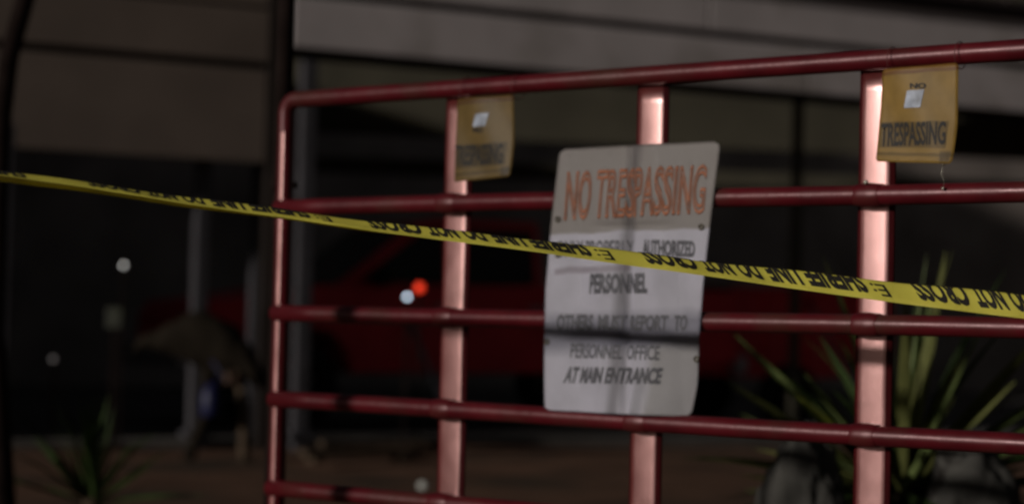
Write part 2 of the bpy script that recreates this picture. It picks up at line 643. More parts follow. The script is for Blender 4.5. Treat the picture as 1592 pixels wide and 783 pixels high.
words('grey_lettering', 'PERSONNEL', 920, 425, 1010, 457, M_GREYINK, 1, -1, bold=0.045)
words('grey_lettering', 'OTHERS', 866, 488, 925, 514, M_GREYINK, 1, 0, bold=0.045)
words('grey_lettering', 'MUST REPORT', 934, 489, 1041, 514, M_GREYINK, 1, 0, bold=0.045)
words('grey_lettering', 'TO', 1049, 489, 1069, 514, M_GREYINK, 1, 0, bold=0.045)
words('grey_lettering', 'PERSONNEL OFFICE', 888, 533, 1028, 556, M_GREYINK, 1, 4, bold=0.02)
words('grey_lettering', 'AT MAIN ENTRANCE', 879, 569, 1029, 595, M_GREYINK, 3, 2, bold=0.045)
# eyelets
for (x, y) in ((868, 341), (1091, 353), (868, 396), (851, 531), (1081, 558)):
    s, z = gpx(x, y, WO)
    bm = bmesh.new()
    ring = [GLoc(s + 0.006 * math.cos(a * PI / 6), z + 0.006 * math.sin(a * PI / 6), dwhite(s, z) + 0.002) - OFF[wr.name] for a in range(12)]
    add_tube(bm, ring, 0.0028, 6, closed=True)
    from_bm('eyelet', bm, M_SIGNBACK, wr, True)
# two small yellow signs
def yellow_sign(label, tl, tr, br, bl, patch, band, base, curl, under=False):
    quad = (tl, tr, br)
    o = 0.036
    zt = gpx((tl[0] + tr[0]) / 2, (tl[1] + tr[1]) / 2, o)[1]
    zb = gpx((bl[0] + br[0]) / 2, (bl[1] + br[1]) / 2, o)[1]
    sa, sb = gpx(*tl, o)[0], gpx(*tr, o)[0]
    def dy(s, z):
        t = (zt - z) / (zt - zb)
        q = (s - sa) / (sb - sa)
        return o + 0.008 * math.sin(2.8 * q) + curl * max(0, t - 0.7) ** 2 * 6 + 0.010 * t + 0.0025 * math.sin(s * 40 + z * 25)
    r = sign_root('yellow_warning_sign', label, 'sign', (sa + sb) / 2, zt, o, 'small yellow no trespassing signs hung from the top rail')
    m = uv_mat('ochre_sign_sheet', base, [
        ('v', 0.945, 0.012, 0.012, (base[0] * 0.5, base[1] * 0.32, base[2] * 0.5), 0.8),
        ('v', 1.0, 0.02, 0.05, (base[0] * 0.8, base[1] * 0.55, base[2] * 0.6), 0.6),
        ('box', (0.46, 0.29), (0.43, 0.13), 0.015, tuple(c * 0.45 for c in base), 0.85),
        ('v', 0.085, 0.012, 0.012, tuple(c * 0.4 for c in base), 0.75),
        ('box', (0.9, 0.07), (0.05, 0.04), 0.03, tuple(c * 0.25 for c in base), 0.8)], rough=0.5, spec=0.35, dirt=0.14, dscale=4)
    midl = ((tl[0] * .4 + bl[0] * .6), (tl[1] * .4 + bl[1] * .6))
    midr = ((tr[0] * .4 + br[0] * .6) + 2, (tr[1] * .4 + br[1] * .6))
    sheet('sheet', [(0.0, tl, tr), (0.6, midl, midr), (1.0, bl, br)], dy, m, r, o, 24, 32, 0.0015, 0.006)
    x0, y0, x1, y1 = band
    words('black_lettering', 'TRESPASSING', x0, y0, x1, y1, M_INK, 0, -3, r, dy, o, bold=0.025)
    x0, y0, x1, y1 = patch
    if under:
        words('black_lettering', 'NO', x0 - 2, y1 + 1, x1 - 5, y1 + 9, M_INK, 0, 0, r, dy, o, bold=0.05)
    else:
        words('black_lettering', 'NO', x0 + 7, y0 - 12, x1 + 6, y0 - 3, M_INK, 0, 0, r, dy, o, bold=0.05)
    # bright little emblem patch
    bm = bmesh.new()
    q = [gpx(x0 + 3, y0, o), gpx(x1 + 3, y0 - 2, o), gpx(x1 - 2, y1 - 1, o), gpx(x0 - 2, y1, o)]
    g = [[bm.verts.new(GLoc(*bil(q, i / 4, 1 - j / 4), dy(*bil(q, i / 4, 1 - j / 4)) + 0.0015) - OFF[r.name]) for i in range(5)] for j in range(5)]
    for j in range(4):
        for i in range(4):
            bm.faces.new((g[j][i], g[j + 1][i], g[j + 1][i + 1], g[j][i + 1]))
    from_bm('emblem_patch', bm, M_PATCH, r)
    # wire ties through the top corners, round the rail
    for (x, y) in (tl, tr):
        s, z = gpx(x, y, o)
        s += 0.012 if x == tl[0] else -0.012
        zr = RAILS[0]
        bm = bmesh.new()
        ring = []
        zc = (z - 0.01 + zr + 0.028) / 2
        hz = (zr + 0.028 - z + 0.01) / 2
        for k in range(14):
            an = 2 * PI * k / 14
            ring.append(GLoc(s, zc + hz * math.sin(an), 0.005 + 0.034 * math.cos(an)) - OFF[r.name])
        add_tube(bm, ring, 0.0012, 5, closed=True)
        from_bm('wire_tie', bm, M_TIE, r, True)
    return r, dy


M_PATCH = mat('pale_blue_emblem', (0.24, 0.27, 0.33), rough=0.5, spec=0.4, var=0.5, vscale=45)
M_WHITEINK = mat('white_ink', (0.75, 0.77, 0.8), rough=0.4)
y2, dy2 = yellow_sign('ochre yellow sign beside the brightest strap, hung from the right of the top rail',
                      (1372, 108), (1492, 98), (1486, 256), (1366, 252), (1411, 142, 1437, 169), (1372, 192, 1474, 229), (0.38, 0.235, 0.052), 0.010)
y1, dy1 = yellow_sign('dimmer olive yellow sign on the left strap, its lower edge tilted up to the right',
                      (710, 154), (800, 147), (799, 275), (712, 284), (741, 178, 761, 198), (711, 226, 787, 259), (0.21, 0.135, 0.038), 0.006, True)
# loose wire from the bright sign's corner down to the rail
s, z = gpx(1470, 256, 0.04)
bm = bmesh.new()
e = gpx(1468, 290, 0.04)
e3 = gpx(1466, 330, 0.03)
wpts = [GLoc(s, z, 0.052), GLoc(s - 0.006, z - 0.02, 0.05), GLoc(e[0] + 0.004, e[1] + 0.012, 0.05), GLoc(e[0], e[1] - 0.005, 0.046)]
add_tube(bm, [p - OFF[y2.name] for p in wpts], 0.0006, 6)
for p in (wpts[0], wpts[3]):
    bmesh.ops.create_icosphere(bm, subdivisions=1, radius=0.0045, matrix=Matrix.Translation(p - OFF[y2.name]))
from_bm('loose_wire', bm, M_WIRE, y2, True)

# ------------------------------------------------------------------ barrier tape
def TD(px):
    return 4.55 - 0.00045 * px


TP = [(-260, 229, 6, 80), (0, 262, 11, 76), (100, 275, 11, 76), (280, 301, 15, 70), (440, 321, 17, 66), (560, 338, 18.5, 62), (820, 366, 24, 52), (1080, 399, 27.5, 43),
      (1400, 434, 38, 22), (1592, 454, 41, 14), (1820, 480, 44, 8)]
def tape_row(px):
    for k in range(len(TP) - 1):
        if TP[k][0] <= px <= TP[k + 1][0]:
            break
    a = (px - TP[k][0]) / (TP[k + 1][0] - TP[k][0])
    return [TP[k][i] * (1 - a) + TP[k + 1][i] * a for i in (1, 2)]
def smooth_row(px):
    ws = [(-60, 1), (-30, 2), (0, 3), (30, 2), (60, 1)]
    q = [0, 0]
    for d, wt in ws:
        r = tape_row(min(1820, max(-260, px + d)))
        q = [q[i] + r[i] * wt / 9 for i in (0, 1)]
    return q
TW = 0.088          # width of the tape
TPX = 4.15 / F     # metres per pixel at the tape
def tape_point(px, wv, lift=0.0):
    """px along the tape (photo pixels measured at the tape's distance), wv metres up from its lower edge"""
    up, vis = smooth_row(px)
    lowp = at(px, up + vis, TD(px))
    W0 = 0.063                                  # the part that faces us before the tape curls over
    h = vis * TD(px) / F
    c = min(0.97, h / W0)
    ang = math.acos(c)                          # lean away from us
    d = V((0.0, math.sin(ang), c))
    n = V((0.0, -c, math.sin(ang)))
    wr_ = 0.0045 * math.sin(px / 61.0) * math.sin(px / 23.0)
    if wv <= W0 - 0.012:
        P = d * wv
        N = n
    else:
        # rolls backwards over the top
        R = 0.014
        a = (wv - (W0 - 0.012)) / R
        P = d * (W0 - 0.012) + d * (R * math.sin(a)) - n * (R * (1 - math.cos(a)))
        N = n * math.cos(a) + d * math.sin(a)
    P = P - N * (0.0025 * math.sin(wv / TW * PI * 1.5 + px / 47.0)) * (0.6 if wv > 0.01 else 0.2)
    return lowp + P + V((0, wr_, 0)) + N * lift


M_TAPE = uv_mat('yellow_barrier_film', (0.86, 0.80, 0.14), [], rough=0.42, spec=0.5, dirt=0.10, dscale=2.0)
tb = M_TAPE.node_tree
pr_ = tb.nodes['Principled BSDF']
nzz = tb.nodes.new('ShaderNodeTexNoise'); nzz.inputs['Scale'].default_value = 60
bpn = tb.nodes.new('ShaderNodeBump'); bpn.inputs['Strength'].default_value = 0.25; bpn.inputs['Distance'].default_value = 0.002
uvn = [n for n in tb.nodes if n.type == 'UVMAP'][0]
tb.links.new(uvn.outputs[0], nzz.inputs['Vector']); tb.links.new(nzz.outputs[0], bpn.inputs['Height']); tb.links.new(bpn.outputs[0], pr_.inputs['Normal'])
o0 = tape_point(-60, 0)
tape = thing('barrier_tape', 'yellow sheriff line tape stretched across the front of everything, its black print upside down', 'tape', tuple(o0))
bm = bmesh.new()
uvl = bm.loops.layers.uv.new('UVMap')
NX, NW = 520, 16
g = []
for i in range(NX + 1):
    px = -250 + (1810 + 250) * i / NX
    g.append([(bm.verts.new(tape_point(px, TW * j / NW) - o0), (px * TPX, TW * j / NW)) for j in range(NW + 1)])
for i in range(NX):
    for j in range(NW):
        vs = (g[i][j], g[i + 1][j], g[i + 1][j + 1], g[i][j + 1])
        fc = bm.faces.new([q[0] for q in vs])
        for lp, q in zip(fc.loops, vs):
            lp[uvl].uv = q[1]
me = bpy.data.meshes.new('film')
bmesh.ops.solidify(bm, geom=bm.faces[:], thickness=0.0003)
bm.to_mesh(me); bm.free()
link('film', me, M_TAPE, tape, True)
LB, LT = 0.0150, 0.075      # the letters' band, from the tape's lower edge
def tape_words(body, xa, xb, w0=LB, w1=LT, bold=0.048, sh=0.45, name='black_lettering'):
    """upside down print between pixels xa (right end of reading) and xb"""
    bm = norm_text(body, bold, False, max(6, int((xb - xa) / 8)), 8)
    for v in bm.verts:
        u, h = v.co.x, v.co.y
        wv = w1 + (w0 - w1) * h            # cap tops point down
        px = xb + (xa - xb) * u - (h - 0.5) * (w1 - w0) / TPX * -sh
        v.co = tape_point(px, wv, 0.0012) - o0
    me = bpy.data.meshes.new(name)
    bm.to_mesh(me); bm.free()
    link(name, me, M_INK, tape)
for k, x in enumerate((1424, 999, 568, 128, -300)):
    Lw = 345
    if x < -200:
        tape_words('SHERIFF', -75, 30); continue
    # read left to right in the photo: CROSS, NOT, DO, LINE, SHERIFF, each turned upside down
    for body, a, b in (('CROSS', 0, 82), ('NOT', 93, 139), ('DO', 149, 182), ('LINE', 194, 244), ('SHERIFF', 254, 346)):
        if x + b > 1800: continue
        tape_words(body, x + a, x + b)
    if x + 372 < 1800:
        tape_words('E:', x + 360, x + 384, 0.012, 0.045, 0.01, name='maker_mark')
# the two stakes that hold its ends, outside the picture
for px in (-262, 1822):
    P = at(px, 236 if px < 0 else 480, TD(px))
    st = thing('wooden_stake', 'wooden stake holding the left end of the barrier tape' if px < 0 else 'wooden stake holding the right end of the barrier tape', 'stake', (P.x, P.y + 0.02, 0))
    bm = bmesh.new()
    add_box(bm, (0, 0, 0.72), (0.05, 0.05, 1.6), None, 0.004)
    from_bm('stake', bm, M_WOOD, st)
    bm = bmesh.new()
    add_box(bm, (0, 0, P.z + 0.0), (0.058, 0.058, 0.11), None, 0.003)
    from_bm('tape_wrap', bm, M_TAPE, st)

# ------------------------------------------------------------------ ground
bm = bmesh.new()
xs = [-400, -120, -40] + [-12 + i * 0.6 for i in range(41)] + [40, 120, 400]
ys = [-200, -40, -8] + [i * 0.6 for i in range(0, 60)] + [45, 90, 400]
gg = []
for x in xs:
    row = []
    for y in ys:
        z = 0.05 * noise.noise(V((x * 0.35, y * 0.35, 0))) + 0.02 * noise.noise(V((x * 1.3, y * 1.3, 3))) if abs(x) < 20 and 0 < y < 40 else 0
        row.append(bm.verts.new((x, y, z - 0.03)))
    gg.append(row)
for i in range(len(xs) - 1):
    for j in range(len(ys) - 1):
        bm.faces.new((gg[i][j], gg[i + 1][j], gg[i + 1][j + 1], gg[i][j + 1]))
gr = from_bm('ground', bm, M_GROUND, None, True)
gr['kind'] = 'structure'

# ------------------------------------------------------------------ the shelter, about 16 m away
BO = V((-1.9, 16.0, 0))
BA = math.radians(26)
BM = Matrix.Rotation(BA, 4, 'Z')
def B(t, wb, z):          # along the front, backwards, up
    return V((t, wb, z))
shed = thing('shelter', 'dark open fronted shelter with a grey fascia and brown panels, behind the gate', 'shelter', tuple(BO), BA)
def part(name, c, d, m, parent=shed, bev=0.01, sag=0.0):
    bm = bmesh.new()
    add_box(bm, c, d, None, bev)
    return from_bm(name, bm, m, parent)
def slab(name, t0, t1, w0, w1, z0, z1, m, parent=shed, bev=0.012):
    return part(name, ((t0 + t1) / 2, (w0 + w1) / 2, (z0 + z1) / 2), (t1 - t0, w1 - w0, z1 - z0), m, parent, bev)
slab('fascia_board', 0.03, 5.2, 0.00, 0.05, 3.31, 3.74, M_GREYFASCIA)
slab('fascia_board', 5.215, 13.0, 0.00, 0.05, 3.31, 3.74, M_GREYFASCIA)
slab('fascia_board', 0.03, 4.1, 0.02, 0.07, 3.815, 4.24, M_GREYFASCIA)
slab('fascia_board', 4.115, 13.0, 0.02, 0.07, 3.815, 4.24, M_GREYFASCIA)
slab('trim', -0.02, 13.0, 0.06, 0.10, 3.22, 4.26, M_DARKTRIM)
slab('brown_panel', -9.0, -0.16, 0.05, 0.10, 2.33, 3.10, M_BROWNPANEL)
slab('brown_panel', -9.0, -0.16, 0.02, 0.07, 3.16, 3.60, M_BROWNPANEL)
slab('brown_panel', -9.0, -0.16, 0.04, 0.09, 3.63, 4.30, M_BROWNPANEL)
slab('trim', -9.0, -0.16, 0.10, 0.13, 2.36, 4.34, M_DARKTRIM)
slab('corner_post', -0.15, -0.02, 0.0, 0.13, -0.1, 4.5, M_DARKTRIM)
# roof and walls
bm = bmesh.new()
for i in range(46):
    t = -9.2 + i * 0.5
    add_box(bm, (t, 0.95, 4.45), (0.49, 2.1, 0.05), Matrix.Rotation(math.radians(5), 3, 'X'), 0)
    add_box(bm, (t - 0.245, 0.95, 4.50), (0.04, 2.1, 0.05), Matrix.Rotation(math.radians(5), 3, 'X'), 0)
rf = from_bm('roof', bm, M_ROOF, shed)
slab('eave', -9.2, 13.4, -0.05, 0.0, 4.27, 4.42, M_ROOF)
slab('back_wall', -9.2, 22.0, 12.0, 12.1, -0.2, 7.0, M_DARKWALL)
slab('unseen_end_wall', -3.3, -3.2, 0.2, 6.0, -0.2, 5.0, M_DARKWALL)  # added out of view to keep the sun off the interior
slab('unseen_end_wall', -3.3, -3.2, 6.01, 12.0, -0.2, 9.0, M_DARKWALL)  # taller rear half, added unseen to shade the back wall
slab('unseen_end_wall', 21.9, 22.0, 0.0, 12.0, -0.2, 5.0, M_DARKTRIM)
fl = slab('shelter_floor', -9.2, 22.0, 0.3, 12.0, -0.2, 0.035, M_CONCRETE)
# posts along the front
def bpost(px, wb, wd, m, top, name='post', dep=None):
    # place on the line wb metres behind the front
    n = V((-math.sin(BA), math.cos(BA), 0))
    P = on_plane(px, 450, BO + n * wb, n)
    t = (P - BO).dot(V((math.cos(BA), math.sin(BA), 0)))
    bm = bmesh.new()
    add_box(bm, (t, wb, (top - 0.2) / 2 + 0.0), (wd, wd, top + 0.2), None, 0.015)
    add_box(bm, (t, wb, 0.08), (wd * 1.7, wd * 1.7, 0.05), None, 0.005)
    return from_bm(name, bm, m, shed)
bpost(310, 0.30, 0.125, M_POSTGREY, 2.6)
bpost(397, 0.55, 0.10, M_POSTGREY, 2.6)
bpost(470, 0.0, 0.135, M_POSTGREY, 3.2)
bpost(4, -0.1, 0.10, M_POSTGREY, 2.5)
bpost(1236, 1.2, 0.09, M_OLIVE, 4.2)
# boards and beams deep inside, running almost square to the view
def board(name, pa, pb, m, zt, zb, th_=0.05):
    a, b = at(*pa), at(*pb)
    d = (b - a); d.z = 0
    L_ = d.length
    an = math.atan2(d.y, d.x)
    bm = bmesh.new()
    add_box(bm, (L_ / 2, 0, (zt + zb) / 2), (L_, th_, zt - zb), None, 0.01)
    o = from_bm(name, bm, m, shed)
    o.matrix_parent_inverse = shed_inv
    o.location = (a.x, a.y, 0)
    o.rotation_euler = (0, 0, an)
    return o
bpy.context.view_layer.update()
shed_inv = shed.matrix_world.inverted()
board('inner_board', (430, 205, 21.2), (1720, 190, 22.6), M_OLIVE, 5.6, 3.10)
board('beam', (430, 250, 21.4), (1720, 250, 22.8), M_OLIVE, 2.86, 2.68, 0.12)


# ------------------------------------------------------------------ red pickup truck inside the shelter
def prism(bm, outline, y0, y1, bev=0.02):
    """side outline (x, z), extruded from y0 to y1"""
    a = [bm.verts.new((x, y0, z)) for x, z in outline]
    b = [bm.verts.new((x, y1, z)) for x, z in outline]
    fs = [bm.faces.new(a), bm.faces.new(b[::-1])]
    n = len(a)
    for i in range(n):
        fs.append(bm.faces.new((a[i], b[i], b[(i + 1) % n], a[(i + 1) % n])))
    if bev > 0:
        es = list({e for f in fs[:2] for e in f.edges})
        bmesh.ops.bevel(bm, geom=es, offset=bev, segments=3, affect='EDGES', profile=0.6)


def at_b(px, wb):
    n = V((-math.sin(BA), math.cos(BA), 0))
    return on_plane(px, 560, BO + n * wb, n)


def wheel(parent, x, y, R=0.37, W=0.24):
    bm = bmesh.new()
    prof = [(-W / 2, R * 0.62), (-W / 2, R * 0.9), (-W * 0.4, R), (W * 0.4, R), (W / 2, R * 0.9), (W / 2, R * 0.62)]
    n = 28
    rg = [[bm.verts.new((r * math.cos(2 * PI * k / n), a, r * math.sin(2 * PI * k / n))) for a, r in prof] for k in range(n)]
    for k in range(n):
        for i in range(len(prof) - 1):
            bm.faces.new((rg[k][i], rg[(k + 1) % n][i], rg[(k + 1) % n][i + 1], rg[k][i + 1]))
    t = from_bm('wheel', bm, M_RUBBER, parent, True, (x, y, R))
    bm = bmesh.new()
    for k in range(8):
        an = k * PI / 4
        add_box(bm, (math.cos(an) * R * 0.34, 0, math.sin(an) * R * 0.34), (R * 0.56, W * 0.5, 0.05), Matrix.Rotation(-an, 3, 'Y'), 0.005)
    add_tube(bm, [V((0, -W * 0.36, 0)), V((0, W * 0.36, 0))], 0.09, 14)
    add_tube(bm, [V((0, -W * 0.3, 0)), V((0, W * 0.3, 0))], R * 0.6, 24, caps=False)
    from_bm('rim', bm, M_BLACKSTEEL, t)
    return t


P = at_b(300, 1.7)
truck = thing('pickup_truck', 'dark red pickup truck parked inside the shelter, seen through the left half of the gate', 'truck', (P.x, P.y, 0.035), BA)
body = [(0.0, 0.55), (0.02, 0.95), (0.10, 1.08), (1.15, 1.20), (1.25, 1.24), (3.35, 1.26), (3.40, 1.30), (5.35, 1.30), (5.38, 0.62),
        (4.75, 0.55), (4.68, 0.80), (4.50, 0.90), (4.25, 0.92), (4.00, 0.88), (3.85, 0.75), (3.80, 0.50), (1.45, 0.48), (1.38, 0.75), (1.22, 0.88), (0.95, 0.92), (0.70, 0.88), (0.52, 0.72), (0.46, 0.50)]
bm = bmesh.new(); prism(bm, body, 0, 1.85, 0.04)
truck.scale = (1.08, 1.08, 1.08)
tb_ = from_bm('body', bm, M_TRUCK, truck)
cab = [(1.25, 1.20), (2.05, 1.82), (2.25, 1.87), (3.25, 1.87), (3.33, 1.24), (2.3, 1.20)]
bm = bmesh.new(); prism(bm, cab, 0.10, 1.75, 0.05)
cb = from_bm('cab', bm, M_TRUCK, truck)
for (o_) in ([(1.50, 1.28), (2.12, 1.76), (2.30, 1.79), (2.32, 1.28)], [(2.42, 1.28), (2.42, 1.79), (3.18, 1.79), (3.22, 1.28)]):
    bm = bmesh.new(); prism(bm, o_, 0.085, 0.12, 0.0)
    from_bm('window', bm, M_GLASSDARK, truck)
bm = bmesh.new()
add_box(bm, (1.665, 0.925, 1.52), (0.90, 1.45, 0.03), Matrix.Rotation(-math.atan2(0.62, 0.8), 3, 'Y'), 0.005)
from_bm('windscreen', bm, M_GLASSDARK, truck)
for xa, xb in ((1.48, 2.36), (2.38, 3.30)):
    bm = bmesh.new(); add_box(bm, ((xa + xb) / 2, -0.004, 0.92), (xb - xa - 0.02, 0.03, 0.60), None, 0.012)
    d = from_bm('door', bm, M_TRUCK, truck)
    bm = bmesh.new(); add_box(bm, (xb - 0.12, -0.035, 1.08), (0.14, 0.03, 0.03), None, 0.008)
    from_bm('handle', bm, M_CHROME, d)
bm = bmesh.new(); prism(bm, [(3.42, 1.34), (5.30, 1.34), (5.30, 1.31), (3.42, 1.31)], 0.02, 0.10, 0.0)
from_bm('bed_rail', bm, M_RUBBER, truck)
bm = bmesh.new(); add_box(bm, (-0.06, 0.925, 0.60), (0.12, 1.8, 0.20), None, 0.03)
from_bm('bumper', bm, M_CHROME, truck)
bm = bmesh.new(); add_box(bm, (5.44, 0.925, 0.60), (0.12, 1.8, 0.18), None, 0.03)
from_bm('bumper', bm, M_CHROME, truck)
bm = bmesh.new(); add_box(bm, (0.01, 0.25, 0.88), (0.06, 0.3, 0.16), None, 0.02)
from_bm('headlight', bm, M_GLASSDARK, truck)
bm = bmesh.new(); add_box(bm, (1.62, -0.13, 1.32), (0.12, 0.20, 0.16), None, 0.03)
from_bm('mirror', bm, M_RUBBER, truck)
for x in (0.95, 4.25):
    wheel(truck, x, 0.15); wheel(truck, x, 1.70)
P = at_b(1050, 1.9)
tr = thing('box_trailer', 'dark red low box trailer behind the pickup, seen through the right half of the gate', 'trailer', (P.x, P.y, 0.035), BA)
bm = bmesh.new(); prism(bm, [(0, 0.55), (0, 1.42), (2.75, 1.42), (2.75, 0.55), (1.85, 0.52), (0.9, 0.52)], 0, 1.6, 0.03)
from_bm('box', bm, M_TRUCK, tr)
for k in range(6):
    bm = bmesh.new(); add_box(bm, (0.06 + k * 0.525, -0.02, 0.98), (0.05, 0.04, 0.80), None, 0.006)
    from_bm('rib', bm, M_TRUCK, tr)
bm = bmesh.new(); add_box(bm, (1.375, -0.03, 1.43), (2.78, 0.07, 0.06), None, 0.01)
from_bm('top_rail', bm, M_TRUCK, tr)
bm = bmesh.new(); add_tube(bm, [V((0, 0.8, 0.6)), V((-0.6, 0.8, 0.5))], 0.04, 8)
from_bm('drawbar', bm, M_BLACKSTEEL, tr)
wheel(tr, 1.375, -0.02, 0.33, 0.2); wheel(tr, 1.375, 1.62, 0.33, 0.2)
# pale poles leaning on the vehicles
def rod(label, pa, pb, wb, r=0.028, m=M_CHROME, name='leaning_pole', cat='pole'):
    n = V((-math.sin(BA), math.cos(BA), 0))
    a = on_plane(*pa, BO + n * wb, n)
    b = on_plane(*pb, BO + n * (wb - 0.25), n)
    dr = (b - a).normalized()
    b = a + dr * ((0.04 - a.z) / dr.z)
    t = thing(name, label, cat, (b.x, b.y, b.z))
    bm = bmesh.new(); add_tube(bm, [V((0, 0, 0)), (a - b) * 0.5, a - b], [r * 1.3, r, r], 10)
    from_bm('shaft', bm, m, t, True)
    bm = bmesh.new(); add_tube(bm, [a - b, (a - b) + (a - b).normalized() * 0.10], r * 1.5, 10)
    from_bm('grip', bm, M_RUBBER, t, True)
rod('pale metal pole leaning on the red truck left of the first strap', (638, 503), (664, 566), 1.6)
rod('thin dull pole leaning on the red trailer beside the right strap', (1262, 478), (1290, 528), 1.75, 0.018)
# signal lamps in front of the truck
def lamp_post(label, px, py, d, r, m, name='signal_lamp', h=None):
    P = at(px, py, d)
    t = thing(name, label, 'lamp', (P.x, P.y, 0.0))
    bm = bmesh.new(); bmesh.ops.create_uvsphere(bm, u_segments=20, v_segments=12, radius=r, matrix=Matrix.Translation((0, 0, P.z)))
    from_bm('lens', bm, m, t, True)
    bm = bmesh.new()
    add_tube(bm, [V((0, 0.03, 0)), V((0, 0.03, P.z - r * 0.8))], 0.012, 8)
    add_tube(bm, [V((0, r * 0.4, P.z)), V((0, r * 1.6, P.z))], r * 1.15, 14)
    add_tube(bm, [V((0, 0.03, 0.0)), V((0, 0.03, 0.03))], 0.11, 14)
    from_bm('stand', bm, M_BLACKSTEEL, t)
lamp_post('small glowing red lamp behind the gate, just left of the left strap', 652, 447, 15.6, 0.034, M_LAMPR)
lamp_post('small cool white lamp just below and left of the red lamp', 633, 461, 15.0, 0.012, M_LAMPB)
lamp_post('small white lamp shining in the dark at the far left', 192, 412, 15.2, 0.014, M_LAMPW, 'white_lamp')

M_LAMPD = mat('dim_bulb', (0.3, 0.3, 0.3), emit=(1.0, 0.85, 0.85), estr=0.07)
lamp_post('faint pinkish lamp low in the dark near the left edge', 83, 558, 15.6, 0.020, M_LAMPD, 'faint_lamp')
P = at(178, 494, 15.0)
mk = thing('marker_post', 'dim yellow green marker on a thin post, under the far left white lamp', 'marker', (P.x, P.y, 0.0))
bm = bmesh.new(); add_box(bm, (0, 0, P.z), (0.12, 0.02, 0.16), None, 0.008)
from_bm('reflector', bm, mat('yellow_green_reflector', (0.011, 0.013, 0.003), rough=0.6, var=0.3), mk)
bm = bmesh.new(); add_tube(bm, [V((0, 0.02, 0)), V((0, 0.02, P.z + 0.1))], 0.018, 8)
from_bm('post', bm, M_BLACKSTEEL, mk)

# ------------------------------------------------------------------ clutter by the posts
P = at(312, 700, 14.6)
st = thing('draped_stand', 'crooked stand draped with dull brown canvas, by the left shelter post', 'stand', (P.x, P.y, 0))
k = 14.6 / F
def loc_px(px, py, dy=0.0):
    return at(px, py, 14.6) + V((-P.x, -P.y + dy, 0))
bm = bmesh.new()
NXg, NYg = 44, 12
gx = []
top = [(206, 548), (222, 520), (248, 514), (268, 496), (290, 486), (320, 484), (345, 492), (366, 508), (384, 528), (400, 560), (414, 585)]
bot = [(206, 552), (222, 545), (248, 548), (268, 549), (290, 562), (312, 575), (340, 585), (366, 590), (384, 592), (400, 600), (414, 600)]
def ip(tb, x):
    for i in range(len(tb) - 1):
        if tb[i][0] <= x <= tb[i + 1][0]:
            a = (x - tb[i][0]) / (tb[i + 1][0] - tb[i][0])
            return tb[i][1] * (1 - a) + tb[i + 1][1] * a
    return tb[-1][1]
rg = []
for i in range(NXg + 1):
    x = 206 + 208 * i / NXg
    yt, yb = ip(top, x), ip(bot, x)
    ring = []
    for j in range(16):
        an = 2 * PI * j / 16
        zc = (yt + yb) / 2 - (yb - yt) / 2 * math.sin(an)
        q = loc_px(x, zc, 0.16 * math.cos(an) * min(1, (yb - yt) / 40))
        q += noise.noise_vector(q * 7) * 0.03
        ring.append(bm.verts.new(q))
    rg.append(ring)
for i in range(NXg):
    for j in range(16):
        bm.faces.new((rg[i][j], rg[i][(j + 1) % 16], rg[i + 1][(j + 1) % 16], rg[i + 1][j]))
bm.faces.new(rg[0]); bm.faces.new(rg[-1])
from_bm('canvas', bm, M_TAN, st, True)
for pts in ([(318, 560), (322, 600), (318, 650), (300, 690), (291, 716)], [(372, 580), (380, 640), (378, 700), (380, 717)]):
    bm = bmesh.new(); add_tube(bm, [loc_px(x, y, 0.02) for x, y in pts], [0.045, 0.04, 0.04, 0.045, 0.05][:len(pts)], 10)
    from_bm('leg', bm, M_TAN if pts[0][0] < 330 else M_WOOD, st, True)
P2 = at(328, 622, 14.4)
bk = thing('blue_jug', 'small blue plastic jug hanging under the brown canvas', 'jug', (P2.x, P2.y, P2.z))
bm = bmesh.new()
add_tube(bm, [V((0, 0, -0.12)), V((0, 0, -0.10)), V((0, 0, 0.05)), V((0, 0, 0.10)), V((0, 0, 0.13))], [0.07, 0.08, 0.08, 0.05, 0.03], 16)
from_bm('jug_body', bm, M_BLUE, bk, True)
bm = bmesh.new(); add_tube(bm, [V((0.02, 0, 0.11)), V((0.07, 0, 0.20)), V((0.0, 0.0, 0.30))], 0.012, 8)
from_bm('handle', bm, M_BLUE, bk, True)
P3 = at(360, 588, 14.5)
ob = thing('orange_box', 'small dull orange box hanging beside the blue jug', 'box', (P3.x, P3.y, P3.z))
bm = bmesh.new(); add_box(bm, (0, 0, 0), (0.10, 0.08, 0.08), None, 0.012)
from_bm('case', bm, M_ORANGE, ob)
bm = bmesh.new(); add_box(bm, (0, 0, 0.05), (0.105, 0.085, 0.02), None, 0.005)
from_bm('lid', bm, M_WOOD, ob)
# low planks lying in front of the truck
for (pa, pb, lab, dd) in (((470, 700), (640, 704), 'weathered plank lying on the dirt in front of the red truck, the nearer one', 14.2),
                          ((500, 668), (700, 674), 'weathered plank lying on the dirt in front of the red truck, the farther one', 15.3)):
    a, b = at(*pa, dd), at(*pb, dd + 0.5)
    L_ = (b - a).length
    pl = thing('plank', lab, 'plank', (a.x, a.y, 0.0), math.atan2(b.y - a.y, b.x - a.x))
    bm = bmesh.new()
    add_box(bm, (L_ / 2, 0, 0.07), (L_, 0.14, 0.05), None, 0.006)
    from_bm('board', bm, M_WOOD, pl)
    for x in (0.1, L_ - 0.1):
        bm = bmesh.new()
        add_box(bm, (x, 0, 0.02), (0.08, 0.16, 0.05), None, 0.004)
        from_bm('batten', bm, M_WOOD, pl)
